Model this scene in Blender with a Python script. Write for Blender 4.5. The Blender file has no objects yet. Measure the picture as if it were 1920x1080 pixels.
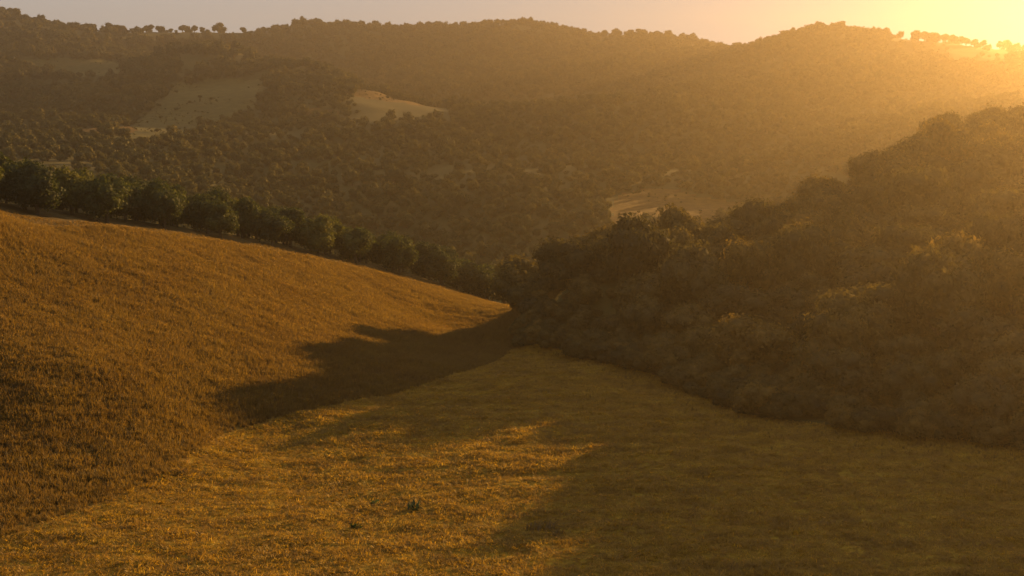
import bpy, math, random
import numpy as np
from mathutils import Vector

# ------------------------------------------------------------------ camera, sky, sun, exposure
S = bpy.context.scene
COL = S.collection
R = math.radians
CAM_H = 33.0                      # camera height over the valley meadow
PITCH = R(7.86)
FPX = 2318.0                      # focal length in pixels of a 1920 wide frame
SUN_AZ, SUN_EL = R(40.0), R(10.7)   # to the right of the view direction (+Y), over the horizon

cam_d = bpy.data.cameras.new('camera')
cam = bpy.data.objects.new('camera', cam_d)
COL.objects.link(cam)
cam.location = (0, 0, CAM_H)
cam.rotation_euler = (math.pi / 2 - PITCH, 0, 0)
cam_d.sensor_width = 36.0
cam_d.lens = 36.0 * FPX / 1920.0
cam_d.clip_start, cam_d.clip_end = 0.5, 20000
S.camera = cam

W = bpy.data.worlds.new('World')
S.world = W
W.use_nodes = True
nt = W.node_tree
nt.nodes.clear()
sky = nt.nodes.new('ShaderNodeTexSky')
sky.sky_type = 'NISHITA'
sky.sun_disc = False
sky.sun_elevation = SUN_EL
sky.sun_rotation = SUN_AZ
sky.altitude = 300
sky.air_density = 1.0
sky.dust_density = 0.3
sky.ozone_density = 1.0
hs = nt.nodes.new('ShaderNodeHueSaturation')
hs.inputs['Saturation'].default_value = 0.3
tint = nt.nodes.new('ShaderNodeMix')
tint.data_type = 'RGBA'
tint.blend_type = 'MULTIPLY'
tint.inputs['Factor'].default_value = 1.0
tint.inputs['B'].default_value = (1.0, 0.94, 0.89, 1)
bg = nt.nodes.new('ShaderNodeBackground')
bg.inputs['Strength'].default_value = 0.15
wo = nt.nodes.new('ShaderNodeOutputWorld')
nt.links.new(sky.outputs[0], hs.inputs['Color'])
gam = nt.nodes.new('ShaderNodeGamma')            # tone compression of the sky colour: evens its glow out all round
gam.inputs['Gamma'].default_value = 0.03
nt.links.new(hs.outputs[0], gam.inputs['Color'])
nt.links.new(gam.outputs[0], tint.inputs['A'])
nt.links.new(tint.outputs['Result'], bg.inputs['Color'])
nt.links.new(bg.outputs[0], wo.inputs['Surface'])

sun_dir = Vector((math.sin(SUN_AZ) * math.cos(SUN_EL), math.cos(SUN_AZ) * math.cos(SUN_EL), math.sin(SUN_EL)))
sun_d = bpy.data.lights.new('sun', 'SUN')
sun_d.energy = 5.0
sun_d.angle = R(0.6)
sun_d.color = (1.0, 0.55, 0.16)
sun = bpy.data.objects.new('sun', sun_d)
COL.objects.link(sun)
sun.rotation_euler = sun_dir.to_track_quat('Z', 'Y').to_euler()
sun.location = sun_dir * 500

S.view_settings.view_transform = 'Standard'
S.view_settings.look = 'None'
S.view_settings.exposure = 1.72
S.view_settings.gamma = 1.0
S.view_settings.use_curve_mapping = False
S.render.engine = 'CYCLES'
S.cycles.max_bounces = 6
S.cycles.diffuse_bounces = 2
S.cycles.glossy_bounces = 1
S.cycles.transmission_bounces = 3
S.cycles.transparent_max_bounces = 4
S.cycles.volume_bounces = 0
S.cycles.use_denoising = True

HAZE_DENSITY = 0.00034
HAZE_COLOR = (0.64, 0.55, 0.42, 1)
HAZE_G = 0.85

rng = np.random.default_rng(7)
random.seed(7)

# ------------------------------------------------------------------ helpers
CP, SP = math.cos(PITCH), math.sin(PITCH)

def ray(px, py):
    a, b = (px - 960) / FPX, (py - 540) / FPX
    return np.array([a, CP - b * SP, -SP - b * CP])

def at(px, py, Y):                         # the point of a sight line that lies Y metres ahead
    d = ray(px, py)
    t = Y / d[1]
    return (d[0] * t, Y, CAM_H + d[2] * t)

def atz(px, py, Z):                        # the point of a sight line that lies at height Z
    d = ray(px, py)
    t = (Z - CAM_H) / d[2]
    return (d[0] * t, d[1] * t, Z)

def project(P):
    P = np.asarray(P, float)
    x, y, z = P[..., 0], P[..., 1], P[..., 2] - CAM_H
    dep = y * CP - z * SP
    up = y * SP + z * CP
    return 960 + FPX * x / dep, 540 - FPX * up / dep, dep

def hash2(ix, iy, seed):
    h = (ix.astype(np.int64) * 374761393 + iy.astype(np.int64) * 668265263 + seed * 1442695041) & 0xFFFFFFFF
    h = ((h ^ (h >> 13)) * 1274126177) & 0xFFFFFFFF
    return ((h ^ (h >> 16)) & 0xFFFF) / 65535.0

def vnoise(x, y, seed=0):
    x, y = np.asarray(x, float), np.asarray(y, float)
    ix, iy = np.floor(x), np.floor(y)
    fx, fy = x - ix, y - iy
    fx, fy = fx * fx * (3 - 2 * fx), fy * fy * (3 - 2 * fy)
    a, b = hash2(ix, iy, seed), hash2(ix + 1, iy, seed)
    c, d = hash2(ix, iy + 1, seed), hash2(ix + 1, iy + 1, seed)
    return (a * (1 - fx) + b * fx) * (1 - fy) + (c * (1 - fx) + d * fx) * fy

def fbm(x, y, seed=0, o=4):
    s, a, t = 0, 1, 0
    for k in range(o):
        s = s + a * vnoise(x * 2 ** k, y * 2 ** k, seed + k)
        t += a
        a *= .5
    return s / t

def inpoly(x, y, poly):
    x, y = np.asarray(x, float), np.asarray(y, float)
    ins = np.zeros(x.shape, bool)
    n = len(poly)
    for i in range(n):
        x1, y1 = poly[i][:2]
        x2, y2 = poly[(i + 1) % n][:2]
        c = ((y1 > y) != (y2 > y)) & (x < (x2 - x1) * (y - y1) / (y2 - y1 + 1e-12) + x1)
        ins ^= c
    return ins

def smooth(a, b, x):
    t = np.clip((x - a) / (b - a), 0, 1)
    return t * t * (3 - 2 * t)

def mesh_np(name, V, F):
    """V (n,3), F (m,k) all faces with k corners"""
    V, F = np.asarray(V, np.float32), np.asarray(F, np.int32)
    me = bpy.data.meshes.new(name)
    m, k = F.shape
    me.vertices.add(len(V))
    me.vertices.foreach_set('co', V.ravel())
    me.loops.add(m * k)
    me.loops.foreach_set('vertex_index', F.ravel())
    me.polygons.add(m)
    me.polygons.foreach_set('loop_start', np.arange(0, m * k, k, dtype=np.int32))
    me.polygons.foreach_set('loop_total', np.full(m, k, np.int32))
    me.update(calc_edges=True)
    return me

def link(name, me, mat=None, parent=None, kind=None, label=None, cat=None, group=None):
    o = bpy.data.objects.new(name, me)
    COL.objects.link(o)
    if mat and not me.materials:
        me.materials.append(mat)
    if parent:
        o.parent = parent
    for k, v in (('kind', kind), ('label', label), ('category', cat), ('group', group)):
        if v:
            o[k] = v
    return o

# ------------------------------------------------------------------ materials
class NT:
    def __init__(s, name):
        s.m = bpy.data.materials.new(name)
        s.m.use_nodes = True
        s.t = s.m.node_tree
        s.t.nodes.clear()
        s.out = s.n('ShaderNodeOutputMaterial')
    def n(s, typ, **kw):
        nd = s.t.nodes.new(typ)
        for k, v in kw.items():
            setattr(nd, k, v)
        return nd
    def l(s, a, b):
        s.t.links.new(a, b)
    def noise(s, co, scale, detail=4, rough=.55):
        nd = s.n('ShaderNodeTexNoise')
        nd.inputs['Scale'].default_value = scale
        nd.inputs['Detail'].default_value = detail
        nd.inputs['Roughness'].default_value = rough
        s.l(co, nd.inputs['Vector'])
        return nd.outputs['Fac']
    def ramp(s, fac, stops):
        nd = s.n('ShaderNodeValToRGB')
        e = nd.color_ramp.elements
        while len(e) < len(stops):
            e.new(.5)
        for q, (p, c) in zip(e, stops):
            q.position = p
            q.color = (*c, 1)
        s.l(fac, nd.inputs[0])
        return nd.outputs[0]
    def mix(s, a, b, fac, blend='MIX'):
        nd = s.n('ShaderNodeMix', data_type='RGBA', blend_type=blend)
        for sock, v in ((nd.inputs['A'], a), (nd.inputs['B'], b), (nd.inputs['Factor'], fac)):
            if isinstance(v, (int, float)):
                sock.default_value = v
            elif isinstance(v, tuple):
                sock.default_value = (*v, 1)
            else:
                s.l(v, sock)
        return nd.outputs['Result']
    def pos(s, scale=(1, 1, 1), rotz=0):
        g = s.n('ShaderNodeNewGeometry')
        mp = s.n('ShaderNodeMapping')
        mp.inputs['Scale'].default_value = scale
        mp.inputs['Rotation'].default_value = (0, 0, rotz)
        s.l(g.outputs['Position'], mp.inputs['Vector'])
        return mp.outputs[0]
    def bump(s, h, strength, dist):
        b = s.n('ShaderNodeBump')
        b.inputs['Strength'].default_value = strength
        b.inputs['Distance'].default_value = dist
        s.l(h, b.inputs['Height'])
        return b.outputs[0]
    def leafy(s, col, trans=.35, rough=.6, gloss=.06):
        d = s.n('ShaderNodeBsdfDiffuse')
        t = s.n('ShaderNodeBsdfTranslucent')
        g = s.n('ShaderNodeBsdfGlossy')
        g.inputs['Roughness'].default_value = rough
        m1, m2 = s.n('ShaderNodeMixShader'), s.n('ShaderNodeMixShader')
        m1.inputs[0].default_value = trans
        m2.inputs[0].default_value = gloss
        s.l(col, d.inputs[0])
        s.l(col, t.inputs[0])
        s.l(d.outputs[0], m1.inputs[1])
        s.l(t.outputs[0], m1.inputs[2])
        s.l(m1.outputs[0], m2.inputs[1])
        s.l(g.outputs[0], m2.inputs[2])
        s.l(m2.outputs[0], s.out.inputs['Surface'])
        return s.m
    def plain(s, col, rough=.95, normal=None):
        d = s.n('ShaderNodeBsdfPrincipled')
        d.inputs['Roughness'].default_value = rough
        d.inputs['Specular IOR Level'].default_value = .1
        s.l(col, d.inputs['Base Color'])
        if normal:
            s.l(normal, d.inputs['Normal'])
        s.l(d.outputs[0], s.out.inputs['Surface'])
        return s.m

def ground_mat(name, stops, scale, stretch=(1, 1, 1), bump=.6, dist=.3):
    k = NT(name)
    p = k.pos(stretch)
    a = k.noise(p, scale, 6, .62)
    b = k.noise(k.pos(), scale * .08, 3, .5)
    c = k.ramp(a, stops)
    c = k.mix(c, (.5, .47, .42), k.ramp(b, [(.38, (0, 0, 0)), (.7, (.55, .55, .55))]), 'MULTIPLY')
    return k.plain(c, .95, k.bump(a, bump, dist))

def grass_mat(name, c1, c2, c3, patch, trans=.4, big=None):
    k = NT(name)
    oi = k.n('ShaderNodeObjectInfo')
    a = k.noise(k.pos(), patch, 4, .6)
    c = k.ramp(a, [(.3, c1), (.5, c2), (.68, c3)])
    if big:
        c = k.mix(c, big, k.ramp(k.noise(k.pos((1, .6, 1)), .045, 5, .65), [(.42, (0, 0, 0)), (.62, (.8, .8, .8))]))
    v = k.ramp(oi.outputs['Random'], [(0, (.68, .64, .58)), (.5, (1, 1, 1)), (1, (1.2, 1.2, 1.1))])
    c = k.mix(c, v, 1.0, 'MULTIPLY')
    return k.leafy(c, trans, .6, .03)

def leaf_mat(name, c1, c2, c3, trans=.3, gloss=.02):
    k = NT(name)
    oi = k.n('ShaderNodeObjectInfo')
    a = k.noise(k.pos(), .55, 3, .6)
    c = k.ramp(a, [(.3, c1), (.52, c2), (.72, c3)])
    v = k.ramp(oi.outputs['Random'], [(0, (.55, .6, .55)), (.5, (1, 1, 1)), (1, (1.6, 1.35, 1.0))])
    c = k.mix(c, v, 1.0, 'MULTIPLY')
    return k.leafy(c, trans, .7, gloss)

M = {}
M['hill_soil'] = ground_mat('dry hillside soil', [(.3, (.12, .07, .018)), (.55, (.22, .14, .03)), (.75, (.30, .20, .045))], .9)
M['meadow_soil'] = ground_mat('mown meadow stubble', [(.3, (.13, .083, .010)), (.5, (.20, .134, .013)), (.72, (.27, .19, .02))], .8, (.35, 1.6, 1), .7, .2)
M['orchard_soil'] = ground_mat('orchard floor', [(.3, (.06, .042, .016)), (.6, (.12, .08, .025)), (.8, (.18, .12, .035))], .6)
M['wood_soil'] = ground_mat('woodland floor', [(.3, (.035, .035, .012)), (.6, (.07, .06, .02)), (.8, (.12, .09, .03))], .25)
M['far_soil'] = ground_mat('far scrub ground', [(.3, (.04, .038, .012)), (.55, (.062, .054, .017)), (.78, (.095, .075, .024))], .05)
M['field_green'] = ground_mat('far pasture', [(.3, (.055, .05, .015)), (.5, (.08, .072, .02)), (.7, (.12, .10, .03))], .2, (1, 1, 1), 1.0, .8)
M['field_gold'] = ground_mat('far dry grass', [(.3, (.06, .035, .008)), (.5, (.105, .060, .012)), (.7, (.155, .09, .017))], .3, (1, 1, 1), 1.0, .8)
M['tall_grass'] = grass_mat('dry tall grass', (.12, .072, .010), (.142, .088, .012), (.17, .110, .015), .16, .70, (.142, .092, .013))
M['cut_grass'] = grass_mat('mown grass', (.18, .108, .007), (.27, .165, .009), (.34, .224, .014), .35, .58)
M['leaf_orchard'] = leaf_mat('orchard leaf', (.020, .028, .005), (.040, .050, .008), (.085, .09, .015), .42)
M['leaf_bank'] = leaf_mat('bank leaf', (.034, .030, .008), (.065, .054, .012), (.11, .085, .018), .48)
M['leaf_far'] = leaf_mat('far leaf', (.042, .045, .012), (.06, .058, .016), (.085, .078, .021))
k = NT('bark')
M['bark'] = k.plain(k.ramp(k.noise(k.pos((3, 3, .8)), 3, 4), [(.3, (.04, .03, .02)), (.7, (.11, .08, .05))]))
M['weed'] = leaf_mat('weed leaf', (.02, .04, .012), (.035, .06, .015), (.05, .08, .02))

# ------------------------------------------------------------------ terrain: heights from placed points
pts = []
def P(px, py, Y, dz=0):
    x, y, z = at(px, py, Y)
    pts.append((x, y, z + dz))
    return (x, y, z + dz)
def Q(x, y, z):
    pts.append((x, y, z))

# meadow
for x, y, z in [(-38, 75, 1.2), (-10, 70, .8), (20, 70, .8), (60, 72, 1.5), (-34, 95, .5), (0, 90, 0), (30, 92, 0), (0, 120, -.3),
                (25, 115, -.2), (-18, 135, -.6), (15, 142, -.7), (0, 160, -1.2), (10, 170, -1.5), (48, 100, .3)]:
    Q(x, y, z)
# round and behind the viewpoint
for x, y, z in [(-150, 20, 16), (-70, 20, 7), (0, 20, 2), (70, 20, 3), (170, 20, 16), (0, -80, 6), (-250, -200, 30), (250, -200, 25),
                (0, -500, 20), (-900, -600, 40), (900, -600, 40), (-2600, -2600, 30), (2600, -2600, 30), (-1200, 200, 60), (1200, 200, 40),
                (-2600, 600, 40), (2600, 600, 30), (-2600, 2600, 40), (2600, 2600, 40), (0, 2700, 60), (-1000, 2300, 60), (1000, 2300, 60)]:
    Q(x, y, z)
# grassy hill on the left: foot, face, crest, far side
crease = [atz(-60, 1032, 0.6), atz(0, 1010, 0.5), atz(200, 940, 0.1), atz(310, 890, -.1), atz(420, 812, -.5), atz(500, 790, -.7),
          atz(740, 740, -1.2), atz(900, 690, -1.9), atz(962, 655, -2.8)]
for c in crease:
    Q(*c)
face = [(-300, 700, 120), (0, 800, 115), (0, 600, 140), (0, 480, 160), (-300, 330, 165), (200, 700, 130), (200, 530, 165), (420, 650, 155), (420, 530, 185),
        (700, 640, 186), (700, 570, 215), (900, 625, 218)]
for f in face:
    P(*f)
brow = [(-300, 375, 165), (0, 405, 176), (200, 428, 194), (420, 458, 213), (600, 490, 231), (700, 512, 242), (830, 545, 256), (960, 588, 272)]
BROW = [P(*f) for f in brow]
CREST = []
for (px, py, Y) in brow:
    CREST.append(P(px, py - 9, Y + 9))
    c = at(px, py, Y)
    Q(c[0] - 6, Y + 28, c[2] - .3 - .6)
    Q(c[0] - 16, Y + 80, c[2] - 9)
# wooded bank on the right: foot, face, ridge (ground lies under the canopy), far side
FOOT = [atz(975, 645, -2.7), atz(1090, 672, -1.9), atz(1240, 708, -1.2), atz(1400, 778, -.5), atz(1600, 805, -.2), atz(1920, 842, .6), atz(2200, 870, 1.2)]
for f in FOOT:
    Q(*f)
RIDGE = [P(990, 520, 208, -4.5), P(1080, 472, 201, -5.4), P(1230, 440, 202, -6.8), P(1400, 400, 235, -7.2), P(1480, 372, 262, -7),
         P(1620, 312, 296, -5.5), P(1740, 255, 328, -5.5), P(1920, 205, 375, -5.5), P(2200, 185, 440, -5)]
for (a, b_, bulge) in ((FOOT[3], RIDGE[4], .03), (FOOT[4], RIDGE[5], .04), (FOOT[4], RIDGE[6], .07), (FOOT[5], RIDGE[7], .0)):
    for t in (.35, .7):
        Q(a[0] + (b_[0] - a[0]) * t, a[1] + (b_[1] - a[1]) * t, a[2] + (b_[2] - a[2]) * (t + bulge))
for (x, y, z), d in zip(RIDGE, (10, 10, 11, 11, 12, 13, 14, 15, 16)):
    Q(x + 22, y + 55, z - d)
Q(175, 340, 28); Q(220, 370, 30); Q(105, 206, 21.5); Q(113, 192, 24); Q(122, 174, 23); Q(140, 230, 23); Q(62, 196, 8.5); Q(72, 212, 10.5); Q(52, 165, 5); Q(250, 180, 20); Q(420, 350, 28); Q(170, 110, 9)  # includes an unseen knoll added to shade the meadow, ridge behind it lowered
# valley and mid slopes
for q in [(700, 470, 430), (700, 380, 490), (700, 300, 575), (700, 235, 700), (840, 480, 410), (840, 350, 510), (840, 260, 650), (1000, 488, 395), (1000, 380, 475),
          (1000, 280, 610), (1170, 450, 405), (1170, 395, 460), (1170, 300, 590), (1300, 405, 430), (1300, 345, 520), (1300, 250, 660),
          (1300, 180, 830), (1300, 125, 1060), (1400, 385, 470), (1400, 300, 610), (1400, 200, 820), (1400, 140, 1000), (1540, 335, 500),
          (1540, 250, 660), (1540, 150, 870), (1750, 240, 560), (1750, 170, 820), (1920, 190, 620), (1920, 150, 830), (2200, 190, 620), (2200, 120, 1100),
          (200, 320, 470), (200, 240, 660), (200, 150, 960), (200, 105, 1120), (480, 350, 520), (480, 235, 720), (480, 160, 890), (0, 330, 450), (0, 250, 640), (0, 150, 960),
          (-300, 300, 450), (-300, 150, 950)]:
    P(*q)
# crests and the ground falling behind them
for (px, py, Y, drop, d) in [(440, 92, 1010, 22, 130), (600, 128, 920, 22, 120), (700, 165, 850, 22, 130), (840, 203, 780, 18, 120), (920, 212, 750, 14, 120),
                             (1000, 203, 745, 14, 120), (1170, 196, 750, 10, 110)]:
    x, y, z = P(px, py, Y)
    Q(x * 1.1, y + d, z - drop)
for q in [(700, 140, 1170), (840, 180, 1010), (840, 110, 1260), (1000, 178, 1010), (1000, 100, 1260), (1170, 168, 960), (1170, 100, 1210)]:
    P(*q)
SKYLINE = [(-300, 10, 1300), (0, 34, 1280), (100, 46, 1290), (200, 58, 1290), (330, 66, 1290), (430, 64, 1330), (500, 54, 1400), (560, 45, 1420), (640, 52, 1440),
           (740, 64, 1450), (830, 56, 1430), (950, 50, 1400), (1100, 62, 1390), (1250, 78, 1370), (1340, 90, 1340), (1425, 95, 1180), (1480, 80, 1100),
           (1540, 67, 1050), (1620, 76, 1070), (1700, 98, 1150), (1800, 108, 1220), (1860, 107, 1230), (1920, 98, 1200), (2200, 80, 1200)]
for (px, py, Y) in SKYLINE:
    x, y, z = P(px, py, Y)
    Q(x * 1.2, y * 1.2, z - 45)

CTRL = np.array(pts)
def tps(r2):
    return np.where(r2 > 1e-9, r2 * np.log(np.maximum(r2, 1e-9)), 0)
def fit(C):
    n = len(C)
    d2 = ((C[:, None, :2] - C[None, :, :2]) ** 2).sum(-1)
    A = np.zeros((n + 3, n + 3))
    A[:n, :n] = tps(d2 / 1e4) + np.eye(n) * 1e-4
    A[:n, n] = 1
    A[:n, n + 1:] = C[:, :2] / 100
    A[n:, :n] = A[:n, n:].T
    return np.linalg.solve(A, np.r_[C[:, 2], 0, 0, 0])
WTS = fit(CTRL)
def height(x, y):
    x, y = np.asarray(x, float), np.asarray(y, float)
    sh = x.shape
    x, y = x.ravel(), y.ravel()
    n = len(CTRL)
    out = np.empty(len(x))
    for s in range(0, len(x), 20000):
        X, Y = x[s:s + 20000], y[s:s + 20000]
        d2 = (X[:, None] - CTRL[None, :, 0]) ** 2 + (Y[:, None] - CTRL[None, :, 1]) ** 2
        out[s:s + 20000] = tps(d2 / 1e4) @ WTS[:n] + WTS[n] + WTS[n + 1] * X / 100 + WTS[n + 2] * Y / 100
    r = np.hypot(x, y)
    out += (fbm(x / 3.1, y / 2.3, 3) - .5) * .5                                    # hummocks
    out += (fbm(x / 90, y / 120, 11) - .5) * 16 * smooth(420, 900, r)              # gullies on the far hills
    return out.reshape(sh)

# ------------------------------------------------------------------ ground sheet, split into its fields
ang = np.concatenate([np.arange(-180, -75, 5.), np.arange(-75, -32, 1.), np.arange(-32, 32, .17), np.arange(32, 75, 1.), np.arange(75, 180.1, 5.)])
rad = [6.]
while rad[-1] < 1580:
    r_ = rad[-1]
    rad.append(r_ + (6 if r_ < 60 else .75 if r_ < 290 else max(.75, r_ * .011)))
rad = np.array(rad)
A_, R_ = np.meshgrid(np.radians(ang), rad)
GX, GY = np.sin(A_) * R_, np.cos(A_) * R_
GZ = height(GX, GY)
GV = np.stack([GX, GY, GZ], -1).reshape(-1, 3)
na, nr = len(ang), len(rad)
idx = np.arange(na * nr).reshape(nr, na)
GF = np.stack([idx[:-1, :-1], idx[1:, :-1], idx[1:, 1:], idx[:-1, 1:]], -1).reshape(-1, 4)[:, ::-1]
cen = GV[GF].mean(1)
CX, CY = cen[:, 0], cen[:, 1]
cpx, cpy, cdep = project(cen)

HILL = [(FOOT[0][0] + 9, FOOT[0][1] + 12)] + [c[:2] for c in crease[::-1]] + [(-75, 78), (-170, 60), (-170, 150)] + [b[:2] for b in BROW] + [(BROW[-1][0] + 12, BROW[-1][1] + 2)]
ORCH = [b[:2] for b in BROW] + [(b[0] + 10, b[1] + 46) for b in BROW[::-1]] + [(-170, 220), (-170, 150)]
BANK = [(f[0], f[1]) for f in FOOT] + [(300, 100), (300, 520)] + [(r[0] + 10, r[1] + 60) for r in RIDGE[:1:-1]] + [(RIDGE[1][0], RIDGE[1][1] + 30), (RIDGE[0][0] - 1, RIDGE[0][1] + 14), (RIDGE[0][0] - 2, RIDGE[0][1] - 5)]
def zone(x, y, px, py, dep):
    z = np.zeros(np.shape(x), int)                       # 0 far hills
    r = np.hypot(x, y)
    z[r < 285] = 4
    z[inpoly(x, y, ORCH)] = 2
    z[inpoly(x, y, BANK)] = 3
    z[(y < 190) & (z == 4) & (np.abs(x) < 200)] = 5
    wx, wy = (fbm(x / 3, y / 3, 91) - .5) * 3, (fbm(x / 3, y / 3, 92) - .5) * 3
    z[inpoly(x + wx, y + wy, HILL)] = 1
    far = (dep > 380) & (z != 3) & (y > 0)
    wob = (fbm(x / 14, y / 14, 5) - .5) * 34 * np.clip(500 / np.maximum(dep, 1), .5, 1.2)
    def fld(poly, d0, d1, v):
        z[far & (dep > d0) & (dep < d1) & inpoly(px + wob, py + wob * .4, poly)] = v
    fld([(215, 262), (330, 160), (400, 150), (498, 147), (480, 195), (400, 236), (340, 262)], 500, 1000, 6)
    fld([(15, 115), (110, 108), (235, 115), (220, 140), (140, 146), (60, 132)], 800, 1250, 6)
    z[inpoly(x, y, [at(685, 165, 866)[:2], at(850, 200, 796)[:2], at(842, 201, 772)[:2], at(760, 197, 788)[:2], at(660, 200, 806)[:2]])] = 7
    fld([(560, 205), (640, 207), (640, 216), (570, 213)], 500, 1000, 7)
    fld([(1140, 428), (1160, 368), (1210, 350), (1260, 352), (1310, 368), (1400, 384), (1340, 414), (1230, 430)], 380, 700, 7)
    fld([(120, 246), (250, 236), (260, 246), (130, 254)], 450, 900, 7)
    return z
Z = zone(CX, CY, cpx, cpy, cdep)
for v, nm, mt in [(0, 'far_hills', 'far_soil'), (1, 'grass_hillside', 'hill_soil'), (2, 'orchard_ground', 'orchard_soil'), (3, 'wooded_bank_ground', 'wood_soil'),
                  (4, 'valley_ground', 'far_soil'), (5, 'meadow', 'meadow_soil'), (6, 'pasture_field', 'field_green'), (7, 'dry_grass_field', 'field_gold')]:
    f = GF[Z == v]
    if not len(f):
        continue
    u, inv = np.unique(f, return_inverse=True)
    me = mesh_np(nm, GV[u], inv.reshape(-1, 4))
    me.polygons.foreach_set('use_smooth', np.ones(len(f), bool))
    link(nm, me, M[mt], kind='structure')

# ------------------------------------------------------------------ air
zmax = float(GZ[np.hypot(GX, GY) < 1540].max()) + 14
zmin = float(GZ.min()) - 1.0
b = float(rad[-1]) + 40
hv = [(x, y, z) for z in (zmin, zmax) for x, y in ((-b, -b), (b, -b), (b, b), (-b, b))]
hf = [(3, 2, 1, 0), (4, 5, 6, 7), (0, 1, 5, 4), (1, 2, 6, 5), (2, 3, 7, 6), (3, 0, 4, 7)]
k = NT('haze')
pv = k.n('ShaderNodeVolumePrincipled')
pv.inputs['Color'].default_value = HAZE_COLOR
pv.inputs['Density'].default_value = HAZE_DENSITY
pv.inputs['Anisotropy'].default_value = HAZE_G
k.l(pv.outputs[0], k.out.inputs['Volume'])
link('haze', mesh_np('haze', hv, hf), k.m, kind='stuff', label='warm golden haze filling the valley air', cat='haze')

# ------------------------------------------------------------------ plants
def leaf_cloud(n, lobes, size, seed, shell=.55, up=.25):
    """n leaf-sized quads spread through ellipsoid lobes (x,y,z,rx,ry,rz), denser toward their skins"""
    g = np.random.default_rng(seed)
    L = np.array(lobes)
    w = (L[:, 3] * L[:, 4] * L[:, 5]) ** (2 / 3)
    pick = g.choice(len(L), n, p=w / w.sum())
    d = g.normal(size=(n, 3))
    d /= np.linalg.norm(d, axis=1)[:, None]
    rr = shell + (1 - shell) * g.random(n) ** .6
    rr *= 1 + .14 * g.normal(size=n).clip(-1.5, 1.8)
    c = L[pick, :3] + d * L[pick, 3:] * rr[:, None]
    nrm = d + g.normal(size=(n, 3)) * .75 + np.array([0, 0, up])
    nrm /= np.linalg.norm(nrm, axis=1)[:, None]
    t = np.cross(nrm, g.normal(size=(n, 3)))
    t /= np.linalg.norm(t, axis=1)[:, None]
    bt = np.cross(nrm, t)
    s = size * (.6 + .8 * g.random(n))[:, None]
    V = np.stack([c - t * s, c - bt * s * .55 + nrm * s * .12, c + t * s, c + bt * s * .55 + nrm * s * .12], 1).reshape(-1, 3)
    return V, np.arange(4 * n).reshape(-1, 4)

def blob(lobes, seed, f=.72):
    """leafy inner mass: a lumpy closed shell in each lobe"""
    Vs, Fs, o = [], [], 0
    for q, (x, y, z, a, b_, c) in enumerate(lobes):
        nu, nv = 10, 6
        u = np.linspace(0, 2 * np.pi, nu, endpoint=False)
        v = np.linspace(.15, np.pi - .15, nv)
        U, Vv = np.meshgrid(u, v)
        k_ = f * (.85 + .3 * vnoise(U * 2 + q * 3.1, Vv * 3, seed))
        X = np.stack([x + a * k_ * np.cos(U) * np.sin(Vv), y + b_ * k_ * np.sin(U) * np.sin(Vv), z + c * k_ * np.cos(Vv)], -1).reshape(-1, 3)
        I = np.arange(nu * nv).reshape(nv, nu)
        J = np.roll(I, -1, 1)
        Fs.append(np.stack([I[:-1], I[1:], J[1:], J[:-1]], -1).reshape(-1, 4) + o)
        Vs.append(X)
        o += len(X)
    return np.vstack(Vs), np.vstack(Fs)

def tube(path, radii, n=7):
    path = np.array(path, float)
    Vs = []
    for i, p in enumerate(path):
        d = path[min(i + 1, len(path) - 1)] - path[max(i - 1, 0)]
        d /= np.linalg.norm(d)
        a = np.cross(d, [1, .3, .2]); a /= np.linalg.norm(a)
        b_ = np.cross(d, a)
        th = np.linspace(0, 2 * np.pi, n, endpoint=False)
        Vs.append(p + radii[i] * (np.cos(th)[:, None] * a + np.sin(th)[:, None] * b_))
    I = np.arange(n * len(path)).reshape(len(path), n)
    J = np.roll(I, -1, 1)
    return np.vstack(Vs), np.stack([I[:-1], J[:-1], J[1:], I[1:]], -1).reshape(-1, 4)

def join(parts):
    V, F, o = [], [], 0
    for v, f in parts:
        V.append(v); F.append(np.asarray(f) + o); o += len(v)
    return np.vstack(V), np.vstack(F)

def tree_shape(seed, h, w, base, nl, nleaf, size, flat=1.0):
    """lobes of the crown, trunk with limbs; returns crown mesh data and trunk mesh data"""
    g = np.random.default_rng(seed)
    lobes = []
    cz = (h + base) / 2
    lobes.append((0, 0, cz, w * .36, w * .36, (h - base) * .42))
    for q in range(nl):
        a = q * 2.4 + g.random() * .8
        e = g.uniform(-.75, 1.0)
        rr = math.sqrt(max(.05, 1 - e * e * .8)) * w * .30 * g.uniform(.75, 1.15)
        s = w * g.uniform(.15, .25)
        lobes.append((math.cos(a) * rr, math.sin(a) * rr, cz + e * (h - base) * .36, s * 1.1, s * 1.1, s * flat * g.uniform(.8, 1.1)))
    crown = join([blob(lobes, seed), leaf_cloud(nleaf, lobes, size, seed)])
    parts = [tube([(0, 0, -.5), (.05, 0, base * .5), (.0, .08, base), (.1, 0, cz)], [w * .05, w * .04, w * .034, w * .016])]
    for q in range(4):
        lb = lobes[1 + q]
        parts.append(tube([(0, .05, base * .85), (lb[0] * .5, lb[1] * .5, (base + lb[2]) * .52), lb[:3]], [w * .024, w * .016, w * .008], 5))
    return crown, join(parts)

def proto_tree(name, leafmat, **kw):
    (cv, cf), (tv, tf) = tree_shape(**kw)
    c, t = mesh_np(name + '_crown', cv, cf), mesh_np(name + '_trunk', tv, tf)
    c.materials.append(leafmat)
    t.materials.append(M['bark'])
    return c, t

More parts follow.
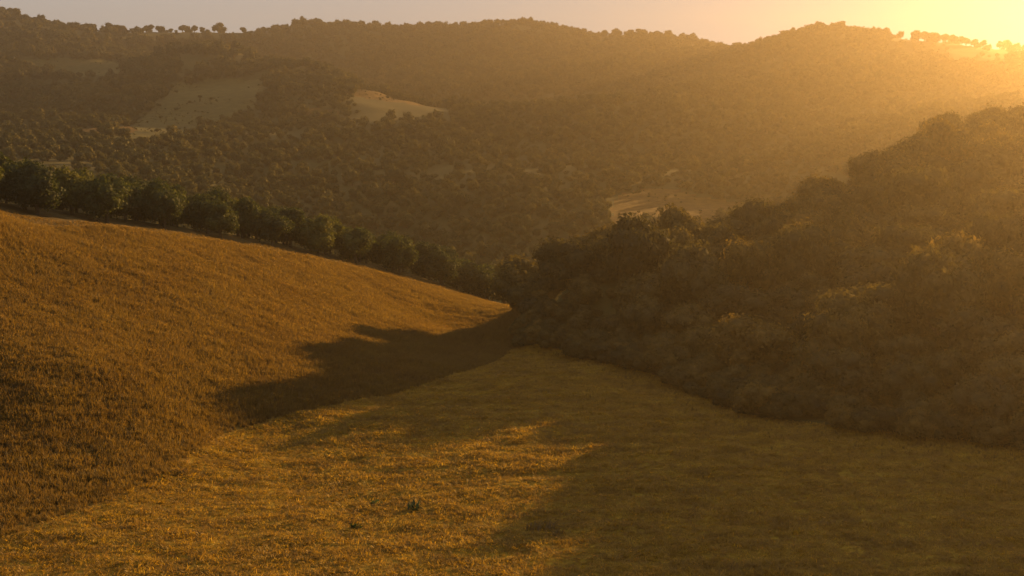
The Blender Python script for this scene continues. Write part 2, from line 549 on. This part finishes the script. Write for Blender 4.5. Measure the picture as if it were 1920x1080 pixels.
def nth(i):
    n = i + 1
    ones = ['', 'first', 'second', 'third', 'fourth', 'fifth', 'sixth', 'seventh', 'eighth', 'ninth', 'tenth', 'eleventh', 'twelfth', 'thirteenth', 'fourteenth',
            'fifteenth', 'sixteenth', 'seventeenth', 'eighteenth', 'nineteenth']
    if n < 20:
        return ones[n]
    t, u = divmod(n, 10)
    return ['', '', 'twentieth', 'thirtieth', 'fortieth', 'fiftieth', 'sixtieth'][t] if u == 0 else ['', '', 'twenty', 'thirty', 'forty', 'fifty', 'sixty'][t] + '-' + ones[u]

def place_tree(name, proto, x, y, s, label, group, cat='tree', sz=None, z=None, sink=.15):
    root = bpy.data.objects.new(name, None)
    COL.objects.link(root)
    root.empty_display_size = .5
    root.location = (x, y, (float(height(np.array([x]), np.array([y]))[0]) if z is None else z) - sink)
    root.rotation_euler = (0, 0, random.uniform(0, 6.28))
    root.scale = (s, s, sz or s)
    root['label'], root['category'], root['group'] = label, cat, group
    for nm, me in (('crown', proto[0]), ('trunk', proto[1])):
        o = bpy.data.objects.new(nm, me)
        COL.objects.link(o)
        o.parent = root
    return root

# scattering of a mass of small plants: one object, instances picked from a little library
def library(name, meshes):
    c = bpy.data.collections.new(name)
    for i, me in enumerate(meshes):
        c.objects.link(bpy.data.objects.new(me.name, me))
    return c

def scatter(name, xyz, rot, scl, lib, label, cat):
    me = bpy.data.meshes.new(name)
    me.vertices.add(len(xyz))
    me.vertices.foreach_set('co', np.asarray(xyz, np.float32).ravel())
    for nm, v in (('rot', rot), ('scl', scl)):
        at_ = me.attributes.new(nm, 'FLOAT_VECTOR', 'POINT')
        at_.data.foreach_set('vector', np.asarray(v, np.float32).ravel())
    o = link(name, me, kind='stuff', label=label, cat=cat)
    ng = bpy.data.node_groups.new(name, 'GeometryNodeTree')
    ng.interface.new_socket('Geometry', in_out='INPUT', socket_type='NodeSocketGeometry')
    ng.interface.new_socket('Geometry', in_out='OUTPUT', socket_type='NodeSocketGeometry')
    N = ng.nodes.new
    gi, go, ip, ci, er = N('NodeGroupInput'), N('NodeGroupOutput'), N('GeometryNodeInstanceOnPoints'), N('GeometryNodeCollectionInfo'), N('FunctionNodeEulerToRotation')
    ci.inputs['Collection'].default_value = lib
    ci.inputs['Separate Children'].default_value = True
    ci.inputs['Reset Children'].default_value = True
    ip.inputs['Pick Instance'].default_value = True
    L = ng.links.new
    for nm, dst in (('rot', er.inputs[0]), ('scl', ip.inputs['Scale'])):
        a = N('GeometryNodeInputNamedAttribute')
        a.data_type = 'FLOAT_VECTOR'
        a.inputs['Name'].default_value = nm
        L(a.outputs[0], dst)
    L(er.outputs[0], ip.inputs['Rotation'])
    L(gi.outputs[0], ip.inputs['Points'])
    L(ci.outputs[0], ip.inputs['Instance'])
    L(ip.outputs[0], go.inputs[0])
    o.modifiers.new('scatter', 'NODES').node_group = ng
    return o

def tuft(name, n, h0, h1, spread, wid, lean, mat, seed):
    g = np.random.default_rng(seed)
    V, F = [], []
    for i in range(n):
        a, b_ = g.random() * 6.28, g.random() * 6.28
        r = spread * math.sqrt(g.random())
        p = np.array([math.cos(b_) * r, math.sin(b_) * r, -.05])
        d = np.array([math.cos(a), math.sin(a), 0])
        s = np.array([-d[1], d[0], 0]) * wid * g.uniform(.6, 1.3)
        h, ln = g.uniform(h0, h1), lean * g.uniform(.3, 1.2)
        m = p + d * ln * .3 + np.array([0, 0, h * .6])
        t = p + d * ln + np.array([0, 0, h])
        o = len(V)
        V += [p - s * .6, p + s * .6, m + s, m - s, t + s * .35, t - s * .35]
        F += [(o, o + 1, o + 2, o + 3), (o + 3, o + 2, o + 4, o + 5)]
    me = mesh_np(name, np.array(V), np.array(F))
    me.materials.append(mat)
    return me

def rand_in(poly, dens, seed, jit=None):
    g = np.random.default_rng(seed)
    p = np.array([q[:2] for q in poly])
    lo, hi = p.min(0), p.max(0)
    n = int((hi - lo).prod() * dens)
    xy = lo + g.random((n, 2)) * (hi - lo)
    return xy[inpoly(xy[:, 0], xy[:, 1], poly)]

def in_view(xy, mx=140, extra=0):
    z = height(xy[:, 0], xy[:, 1])
    px, py, dep = project(np.c_[xy, z + extra])
    return (px > -mx) & (px < 1920 + mx) & (py < 1080 + 160) & (dep > 5), z

def dist_line(xy, line):
    best = np.full(len(xy), 1e9)
    for (a, b_) in zip(line[:-1], line[1:]):
        a, b_ = np.array(a[:2]), np.array(b_[:2])
        d = b_ - a
        t = np.clip(((xy - a) @ d) / (d @ d), 0, 1)
        best = np.minimum(best, np.hypot(*(xy - a - t[:, None] * d).T))
    return best

# --- tall dry grass on the left hill
lib_tall = library('tall_grass_library', [tuft('tall_tuft_%d' % i, 13, .4, .95, .27, .027, .32, M['tall_grass'], 100 + i) for i in range(6)])
MEAD = [c[:2] for c in crease] + [f[:2] for f in FOOT] + [(75, 75), (-60, 75)]
xy = rand_in(HILL, 16, 21)
g0 = np.random.default_rng(66)
stray = rand_in(MEAD, 3, 67)                       # rough grass straying out over both edges of the meadow
dc, df = dist_line(stray, crease), dist_line(stray, FOOT)
wv = .4 + 1.2 * fbm(stray[:, 0] / 6, stray[:, 1] / 6, 68, 3)
pr = np.maximum(.6 * np.exp(-dc / (.5 * wv)), .85 * np.exp(-df / (3.2 * wv)))
stray = stray[g0.random(len(stray)) < pr]
n_hill = len(xy)
xy = np.vstack([xy, stray])
isr = np.arange(len(xy)) >= n_hill
keep, z = in_view(xy, 260)
xy, z, isr = xy[keep], z[keep], isr[keep]
n = len(xy)
cl = fbm(xy[:, 0] / 2.2, xy[:, 1] / 2.2, 31, 3)
big = fbm(xy[:, 0] / 13, xy[:, 1] / 9, 33, 3)
s = (.5 + .35 * cl + .2 * rng.random(n) + .55 * (big - .3)) * (.68 + .32 * smooth(.2, 2.5, dist_line(xy, crease)))
s[isr] = g0.uniform(.22, .6, isr.sum())
rot = np.c_[rng.normal(size=n) * .12, rng.normal(size=n) * .12, rng.random(n) * 6.28]
scatter('tall_grass', np.c_[xy, z], rot, np.c_[s, s, s], lib_tall, 'tall dry golden grass covering the sloping hill', 'grass')

# --- mown meadow in the hollow
lib_cut = library('cut_grass_library', [tuft('cut_tuft_%d' % i, 12, .06, .22, .34, .026, .28, M['cut_grass'], 200 + i) for i in range(6)])
xy = rand_in(MEAD, 17, 22)
keep, z = in_view(xy, 260)
xy, z = xy[keep], z[keep]
n = len(xy)
cl = fbm(xy[:, 0] / 4.5, xy[:, 1] / 1.3, 41, 4)
s = .45 + 1.15 * np.clip(cl - .2, 0, 1) + .3 * rng.random(n)
edge = np.min(np.hypot(xy[:, 0][:, None] - np.array(crease)[None, :, 0], xy[:, 1][:, None] - np.array(crease)[None, :, 1]), 1)
rot = np.c_[rng.normal(size=n) * .25, rng.normal(size=n) * .25, rng.random(n) * 6.28]
scatter('mown_grass', np.c_[xy, z], rot, np.c_[s * 1.3, s * 1.0, s * .9], lib_cut, 'short mown yellow grass of the valley meadow', 'grass')

STRIP = [b_[:2] for b_ in BROW] + [(b_[0] + 4, b_[1] + 16) for b_ in BROW[::-1]]
xy = rand_in(STRIP, 5, 27)
keep, z = in_view(xy, 260)
xy, z = xy[keep], z[keep]
n = len(xy)
s = rng.uniform(.25, .7, n)
scatter('crest_grass', np.c_[xy, z], np.c_[rng.normal(size=n) * .2, rng.normal(size=n) * .2, rng.random(n) * 6.28], np.c_[s, s, s * .7], lib_tall, 'thin dry grass on the strip below the orchard trees', 'grass')

# --- orchard trees along the crest of the left hill
orch = [proto_tree('orchard_%d' % i, M['leaf_orchard'], seed=300 + i, h=7.2, w=7.2 + .3 * (i % 3), base=1.15, nl=15, nleaf=5200, size=.24) for i in range(5)]
crest_px = np.array([c[0] for c in brow], float)
crest_Y = np.array([c[2] for c in brow], float)
crest_py = np.array([c[1] for c in brow], float)
front = [-40, 75, 205, 312, 415, 512, 597, 668, 748, 826, 892, 945]
for i, px in enumerate(front):
    Y = np.interp(px, crest_px, crest_Y) + 11
    x = at(px, 500, Y)[0]
    if px > 0:
        o_ = ['first', 'second', 'third', 'fourth', 'fifth', 'sixth', 'seventh', 'eighth', 'ninth', 'tenth', 'eleventh'][i - 1]
        lb = 'dark green orchard tree at the grass crest, %s in the front row from left' % o_
    else:
        lb = 'dark green orchard tree cut off by the left edge of the picture'
    place_tree('orchard_tree', orch[i % 5], x, Y, random.uniform(.95, 1.15), lb, 'orchard trees along the hill crest')
for row in range(1, 6):
    px = -160 + (row % 2) * 48
    while px < 985:
        Y0 = np.interp(px, crest_px, crest_Y)
        Y = Y0 + 11 + row * 6.4 + random.uniform(-1, 1)
        x = at(px, 500, Y)[0] + random.uniform(-1, 1)
        place_tree('orchard_tree', orch[random.randrange(5)], x, Y, random.uniform(.85, 1.12),
                   'orchard tree in the back rows, behind the %s front-row tree from left' % nth(int(np.argmin(np.abs(np.array(front[1:]) - px)))), 'orchard trees along the hill crest')
        px += 7.6 * FPX / Y * random.uniform(.85, 1.1)

# --- broad trees on the right bank
bank = [proto_tree('bank_%d' % i, M['leaf_bank'], seed=400 + i, h=7.0, w=9.5, base=.4, nl=16, nleaf=5200, size=.26, flat=.8) for i in range(5)]
pts_b = []
cand = rand_in(BANK, .35, 23)
for x, y in cand:
    if x > 260 or y > 450 or y < 90:
        continue
    if all((x - a) ** 2 + (y - b_) ** 2 > 7.2 ** 2 for a, b_ in pts_b):
        pts_b.append((x, y))
pts_b = np.array(pts_b)
pz = height(pts_b[:, 0], pts_b[:, 1])
ppx, ppy, pd = project(np.c_[pts_b, pz + 5])
dfoot = np.min([np.hypot(pts_b[:, 0] - a, pts_b[:, 1] - b_) for (a0, b0, _), (a1, b1, _) in zip(FOOT[:-1], FOOT[1:]) for a, b_ in [(a0 + (a1 - a0) * t, b0 + (b1 - b0) * t) for t in (0, .25, .5, .75)]], 0)
sil_y = np.interp(ppx, [960, 990, 1080, 1230, 1400, 1480, 1620, 1740, 1920], [560, 505, 470, 435, 400, 372, 312, 255, 205])
ranked = sorted([j for j in range(len(pts_b)) if ppx[j] < 1960 and ppy[j] < sil_y[j] + 900 and ppy[j] > sil_y[j] - 25 and pts_b[j][1] < 390], key=lambda j: pd[j])[:285]
inv_ = np.zeros(len(pts_b), bool)
inv_[ranked] = True
kind_b = ['foot' if dfoot[j] < 4.5 and ppx[j] > 1000 else 'ridge' if ppy[j] < sil_y[j] + 22 else 'face' for j in range(len(pts_b))]
count = {'foot': 0, 'ridge': 0}
for j in sorted(ranked, key=lambda j: ppx[j]):
    x, y = pts_b[j]
    s = random.choice((.62, .78, .9, 1.0, 1.12, 1.28)) * random.uniform(.92, 1.08) * (.5 + .5 * min(1, dfoot[j] / 12))
    kb = kind_b[j]
    if kb == 'face':
        band = 'lower' if dfoot[j] < 25 else 'middle' if dfoot[j] < 60 else 'upper'
        part = 'dark toe' if ppx[j] < 1250 else 'centre' if ppx[j] < 1550 else 'hazy sunward end'
        lb = 'broad leafy tree on the %s slope of the wooded bank, at its %s' % (band, part)
    else:
        lb = ('low leafy tree at the foot of the wooded bank by the meadow, %s from left' if kb == 'foot' else
              'leafy tree on the ridge line of the wooded bank, %s from left') % nth(count[kb])
        count[kb] += 1
    place_tree('bank_tree', bank[random.randrange(5)], x, y, s, lb, 'trees of the wooded bank', z=pz[j], sz=s * (random.choice((.85, .95, 1.1, 1.4)) if kb == 'face' else 1.0))
print('bank trees', inv_.sum())
rest = np.where(~inv_)[0]

far_m = []
for i in range(5):
    (cv, cf), (tv, tf) = tree_shape(seed=500 + i, h=6.5, w=7.5, base=.8, nl=8, nleaf=420, size=.62)
    me = mesh_np('far_tree_%d' % i, *join([(cv, cf), (tv, tf)]))
    me.materials.append(M['leaf_far'])
    me.materials.append(M['bark'])
    mi = np.zeros(len(me.polygons), np.int32)
    mi[len(cf):] = 1
    me.polygons.foreach_set('material_index', mi)
    far_m.append(me)
lib_far = library('far_tree_library', far_m)
lib_bank = library('bank_brush_library', [bank[i][0] for i in range(5)])
q = pts_b[rest]
s = rng.uniform(.7, 1.15, len(q))
scatter('bank_woodland', np.c_[q, pz[rest]], np.c_[s * 0, s * 0, rng.random(len(q)) * 6.28], np.c_[s, s, s * rng.choice([.8, 1.0, 1.4], len(q))], lib_bank, 'dense wood continuing over the rest of the bank', 'woodland')
# brush filling the thicket and its foot
xy = rand_in(BANK, .12, 24)
xy = xy[(xy[:, 0] < 220) & (xy[:, 1] < 420) & (xy[:, 1] > 95)]
z = height(xy[:, 0], xy[:, 1])
fl = []
for (a, b_) in zip(FOOT[:-1], FOOT[1:]):
    L_ = math.hypot(b_[0] - a[0], b_[1] - a[1])
    t = rng.random(int(L_ * 2.2))[:, None]
    q = np.array(a[:2]) + t * (np.array(b_[:2]) - np.array(a[:2]))
    nrm = np.array([-(b_[1] - a[1]), b_[0] - a[0]]) / L_
    fl.append(q + nrm * (rng.random(len(t))[:, None] ** 1.5 * 8 - 1.0))
for (a, b_, k_) in ((1.5, 193, 5), (3.5, 199, 6), (5, 206, 6), (7, 214, 5), (4, 222, 4)):
    fl.append(np.array([a, b_]) + rng.normal(size=(k_, 2)) * (1.4, 2.6))
xy = np.vstack([xy] + fl)
z = height(xy[:, 0], xy[:, 1])
s = rng.uniform(.14, .42, len(xy))
scatter('bank_brush', np.c_[xy, z - .1], np.c_[s * 0, s * 0, rng.random(len(xy)) * 6.28], np.c_[s, s, s * 1.1], lib_bank, 'low brush between the trees of the bank', 'brush')

# --- trees of the far hills
far_p = [proto_tree('hill_%d' % i, M['leaf_far'], seed=520 + i, h=6.5, w=7.5, base=.8, nl=9, nleaf=900, size=.45) for i in range(5)]
g = np.random.default_rng(55)
n = 60000
xy = np.c_[g.uniform(-750, 850, n), g.uniform(300, 1500, n)]
gx, gy = np.meshgrid(np.arange(-640, 420, 6.6), np.arange(380, 800, 8.4))
rows = np.c_[(gx + (gy * .35)).ravel(), gy.ravel()]
rows += g.normal(size=rows.shape) * .7
xy = xy[(xy[:, 1] > 800) | (g.random(n) < .12) | (xy[:, 0] > 500)]
n_free = len(xy)
xy = np.vstack([xy, rows])
n = len(xy)
z = height(xy[:, 0], xy[:, 1])
px, py, dep = project(np.c_[xy, z])
zn = zone(xy[:, 0], xy[:, 1], px, py, dep)
ok = (np.abs(px - 960) < 1200) & (zn == 0) & (dep > 330)
ok &= ~((px > 655) & (px < 850) & (py > 180) & (py < 224) & (dep > 640) & (dep < 800))       # open grass below the sunlit strip
rr_ = np.hypot(xy[:, 0], xy[:, 1])
top = np.interp(px, [q[0] for q in SKYLINE], [q[1] for q in SKYLINE])
rim = (py < top + 12) & (dep > 900)                                                       # skyline: open grass with single trees
ok &= ~(rim & (g.random(n) < np.interp(px, [0, 250, 280, 480, 520, 740, 780, 1650, 1700, 1920], [.45, .45, .95, .95, .6, .6, .4, .4, .95, .95])))
clump = fbm(xy[:, 0] / 60, xy[:, 1] / 60, 77, 3)
ok &= g.random(n) < np.where(np.arange(n) >= n_free, np.clip((clump - .15) * 6, .5, .95), np.clip((clump - .25) * 4, .25, 1))
xy, z, px, py, dep = xy[ok], z[ok], px[ok], py[ok], dep[ok]
# visible from the viewpoint: nothing nearer on the same bearing stands higher
angs = np.degrees(np.arctan2(xy[:, 0], xy[:, 1]))
elev_grid = (GZ + 2.0 - CAM_H) / R_
hor = np.maximum.accumulate(elev_grid, 0)
ai = np.clip(np.searchsorted(ang, angs), 0, na - 1)
ri = np.clip(np.searchsorted(rad, np.hypot(xy[:, 0], xy[:, 1])) - 2, 0, nr - 1)
vis = (z + 6 - CAM_H) / np.hypot(xy[:, 0], xy[:, 1]) > hor[ri, ai]
infr = vis & (px > 0) & (px < 1920) & (py > 0)
near_tree_mask = ((px < 980) & (py > np.interp(px, crest_px, crest_py) - 95)) | ((px > 960) & (py > np.interp(px, [960, 1080, 1230, 1480, 1620, 1740, 1920], [540, 470, 430, 370, 310, 250, 200])))
cand = np.where(infr & ~near_tree_mask)[0]
cand = cand[np.argsort(dep[cand])]
chosen, used = [], np.zeros(len(xy), bool)
for j in cand:
    if len(chosen) >= 200:
        break
    chosen.append(j); used[j] = True
for j in chosen:
    place_tree('hill_tree', far_p[random.randrange(5)], xy[j, 0], xy[j, 1], random.choice((.42, .5, .58, .68, .8)) * random.uniform(.9, 1.1),
               'small rounded tree beside the sunlit clearing beyond the valley' if 1090 < px[j] < 1420 and 320 < py[j] < 450 else
               'small rounded tree on the dark slope behind the crest orchard' if px[j] < 960 else 'small rounded tree on the hazy slope behind the wooded bank', 'trees on the slope beyond the valley', z=z[j])
m = ~used & (vis | (g.random(len(xy)) < .25))
s = g.choice([.38, .5, .62, .75, .9, 1.05, 1.25], m.sum()) * g.uniform(.9, 1.1, m.sum()) * np.where(xy[m][:, 1] < 800, .72, 1)
scatter('far_woodland', np.c_[xy[m], z[m] - .3], np.c_[s * 0, s * 0, g.random(m.sum()) * 6.28], np.c_[s, s, s * g.uniform(.8, 1.2, m.sum())], lib_far, 'far-off woodland and scrub covering the hills', 'woodland')
u = g.random(len(xy)) < .9
sx = xy[u] + g.normal(size=(u.sum(), 2)) * 4.5
sz = height(sx[:, 0], sx[:, 1])
spx, spy, sdep = project(np.c_[sx, sz])
sk_ = zone(sx[:, 0], sx[:, 1], spx, spy, sdep) == 0
sx, sz = sx[sk_], sz[sk_]
s = g.uniform(.16, .42, len(sx))
fx = np.c_[g.uniform(-420, 260, 26000), g.uniform(380, 1250, 26000)]              # bushes and rough tufts dotted over the far fields
fz = height(fx[:, 0], fx[:, 1])
fpx, fpy, fdep = project(np.c_[fx, fz])
fzn = zone(fx[:, 0], fx[:, 1], fpx, fpy, fdep)
fk = ((fzn == 6) | (fzn == 7)) & (fbm(fx[:, 0] / 22, fx[:, 1] / 22, 61, 3) > .5)
fx, fz = fx[fk], fz[fk]
sx, sz, s = np.vstack([sx, fx]), np.r_[sz, fz], np.r_[s, g.choice([.07, .1, .14, .3], len(fx), p=[.4, .35, .2, .05])]
scatter('far_scrub', np.c_[sx, sz - .1], np.c_[s * 0, s * 0, g.random(len(sx)) * 6.28], np.c_[s * 1.3, s * 1.3, s], lib_far, 'low scrub between the trees of the far hills', 'scrub')
print('far', m.sum(), 'chosen', len(chosen), 'visible', infr.sum())

# --- single trees along the skyline
sky_p = [proto_tree('skyline_%d' % i, M['leaf_far'], seed=540 + i, h=7.5, w=8.6, base=1.0, nl=8, nleaf=800, size=.5, flat=.75) for i in range(4)]
def sky_point(px):
    a = math.degrees(math.atan2((px - 960) / FPX, CP))
    j = int(np.argmin(np.abs(ang - a)))
    far = rad > 700
    k_ = int(np.argmax(np.where(far, (GZ[:, j] - CAM_H) / rad, -9)))
    return GX[k_, j], GY[k_, j], GZ[k_, j]
sk = {'left': 0, 'middle': 0, 'right': 0}
for px, s in [(6, 1.3), (14, 1.1), (36, 1.3), (48, 1.3), (58, 1.1), (115, .8), (125, .9), (155, 1.1), (178, .9), (228, 1.4), (252, .8),
              (292, 1.0), (302, 1.1), (312, 1.0), (323, .8), (360, 1.2), (368, 1.2), (380, 1.1), (396, .9), (416, .7), (427, 1.6)] + \
             [(745 + 12.5 * i, random.uniform(.7, 1.5)) for i in range(22)] + [(1030 + 24 * i, random.uniform(.5, 1.1)) for i in range(16)] + \
             [(1700 + 13 * i, 1.3 - .04 * i) for i in range(10)] + [(1848, 1.2), (1858, 1.3), (1870, 1.0), (1884, 1.1), (1900, 1.1), (1912, 1.0)]:
    x, y, z_ = sky_point(px)
    seg = 'left' if px < 700 else 'middle' if px < 1500 else 'right'
    where = 'tallest lone tree in the dip of the left skyline' if px == 427 else 'small tree against the sky on the %s ridge, %s from left' % (seg, nth(sk[seg]))
    sk[seg] += 1
    place_tree('skyline_tree', sky_p[random.randrange(4)], x, y, s * .9, where, 'trees along the skyline', z=z_)

# --- rough golden tussocks left standing in the meadow
tk = [tuft('tussock_%d' % i, 90, .15, .5, .55, .03, .3, M['tall_grass'], 800 + i) for i in range(3)]
for i, (px_, py_, s, lb) in enumerate([(1015, 992, 1.3, 'large rough golden grass tussock at the edge of the meadow shadow'),
                                       (962, 972, .8, 'small golden grass tussock just left of a larger one at the shadow edge'),
                                       (1045, 1002, .9, 'ragged golden grass tussock just right of a larger one at the shadow edge'),
                                       (335, 886, .9, 'brown grass tussock by the hill foot where the meadow edge bends'),
                                       (820, 1050, .8, 'brown grass tussock in the sunlit meadow close to the bottom')]):
    x, y, _ = atz(px_, py_, 0)
    for _k in range(6):
        zz = float(height(np.array([x]), np.array([y]))[0])
        x, y, _ = atz(px_, py_, zz)
    o = link('grass_tussock', tk[i % 3], label=lb, cat='grass tussock', group='tussocks in the meadow')
    o.location = (x, y, zz)
    o.rotation_euler = (0, 0, i * 2.1)
    o.scale = (s * 1.7, s, s)

# --- dark weeds in the meadow
wd = [tuft('weed_%d' % i, 26, .12, .45, .3, .06, .25, M['weed'], 700 + i) for i in range(3)]
for i, (px, py, s, lb) in enumerate([(705, 946, 1.0, 'small dark green weed clump in the meadow, left of a wider one'), (776, 955, 1.5, 'wide dark green weed clump in the sunlit meadow'),
                                     (668, 990, 1.2, 'low dark green weed clump in the meadow near the bottom'), (815, 912, .6, 'tiny dark weed tuft in the sunlit meadow')]):
    x, y, _ = atz(px, py, 0)
    for _k in range(6):
        zz = float(height(np.array([x]), np.array([y]))[0])
        x, y, _ = atz(px, py, zz)
    o = link('weed_clump', wd[i % 3], label=lb, cat='weed', group='weeds in the meadow')
    o.location = (x, y, zz)
    o.rotation_euler = (0, 0, i * 1.3)
    o.scale = (s * 1.6, s, s)
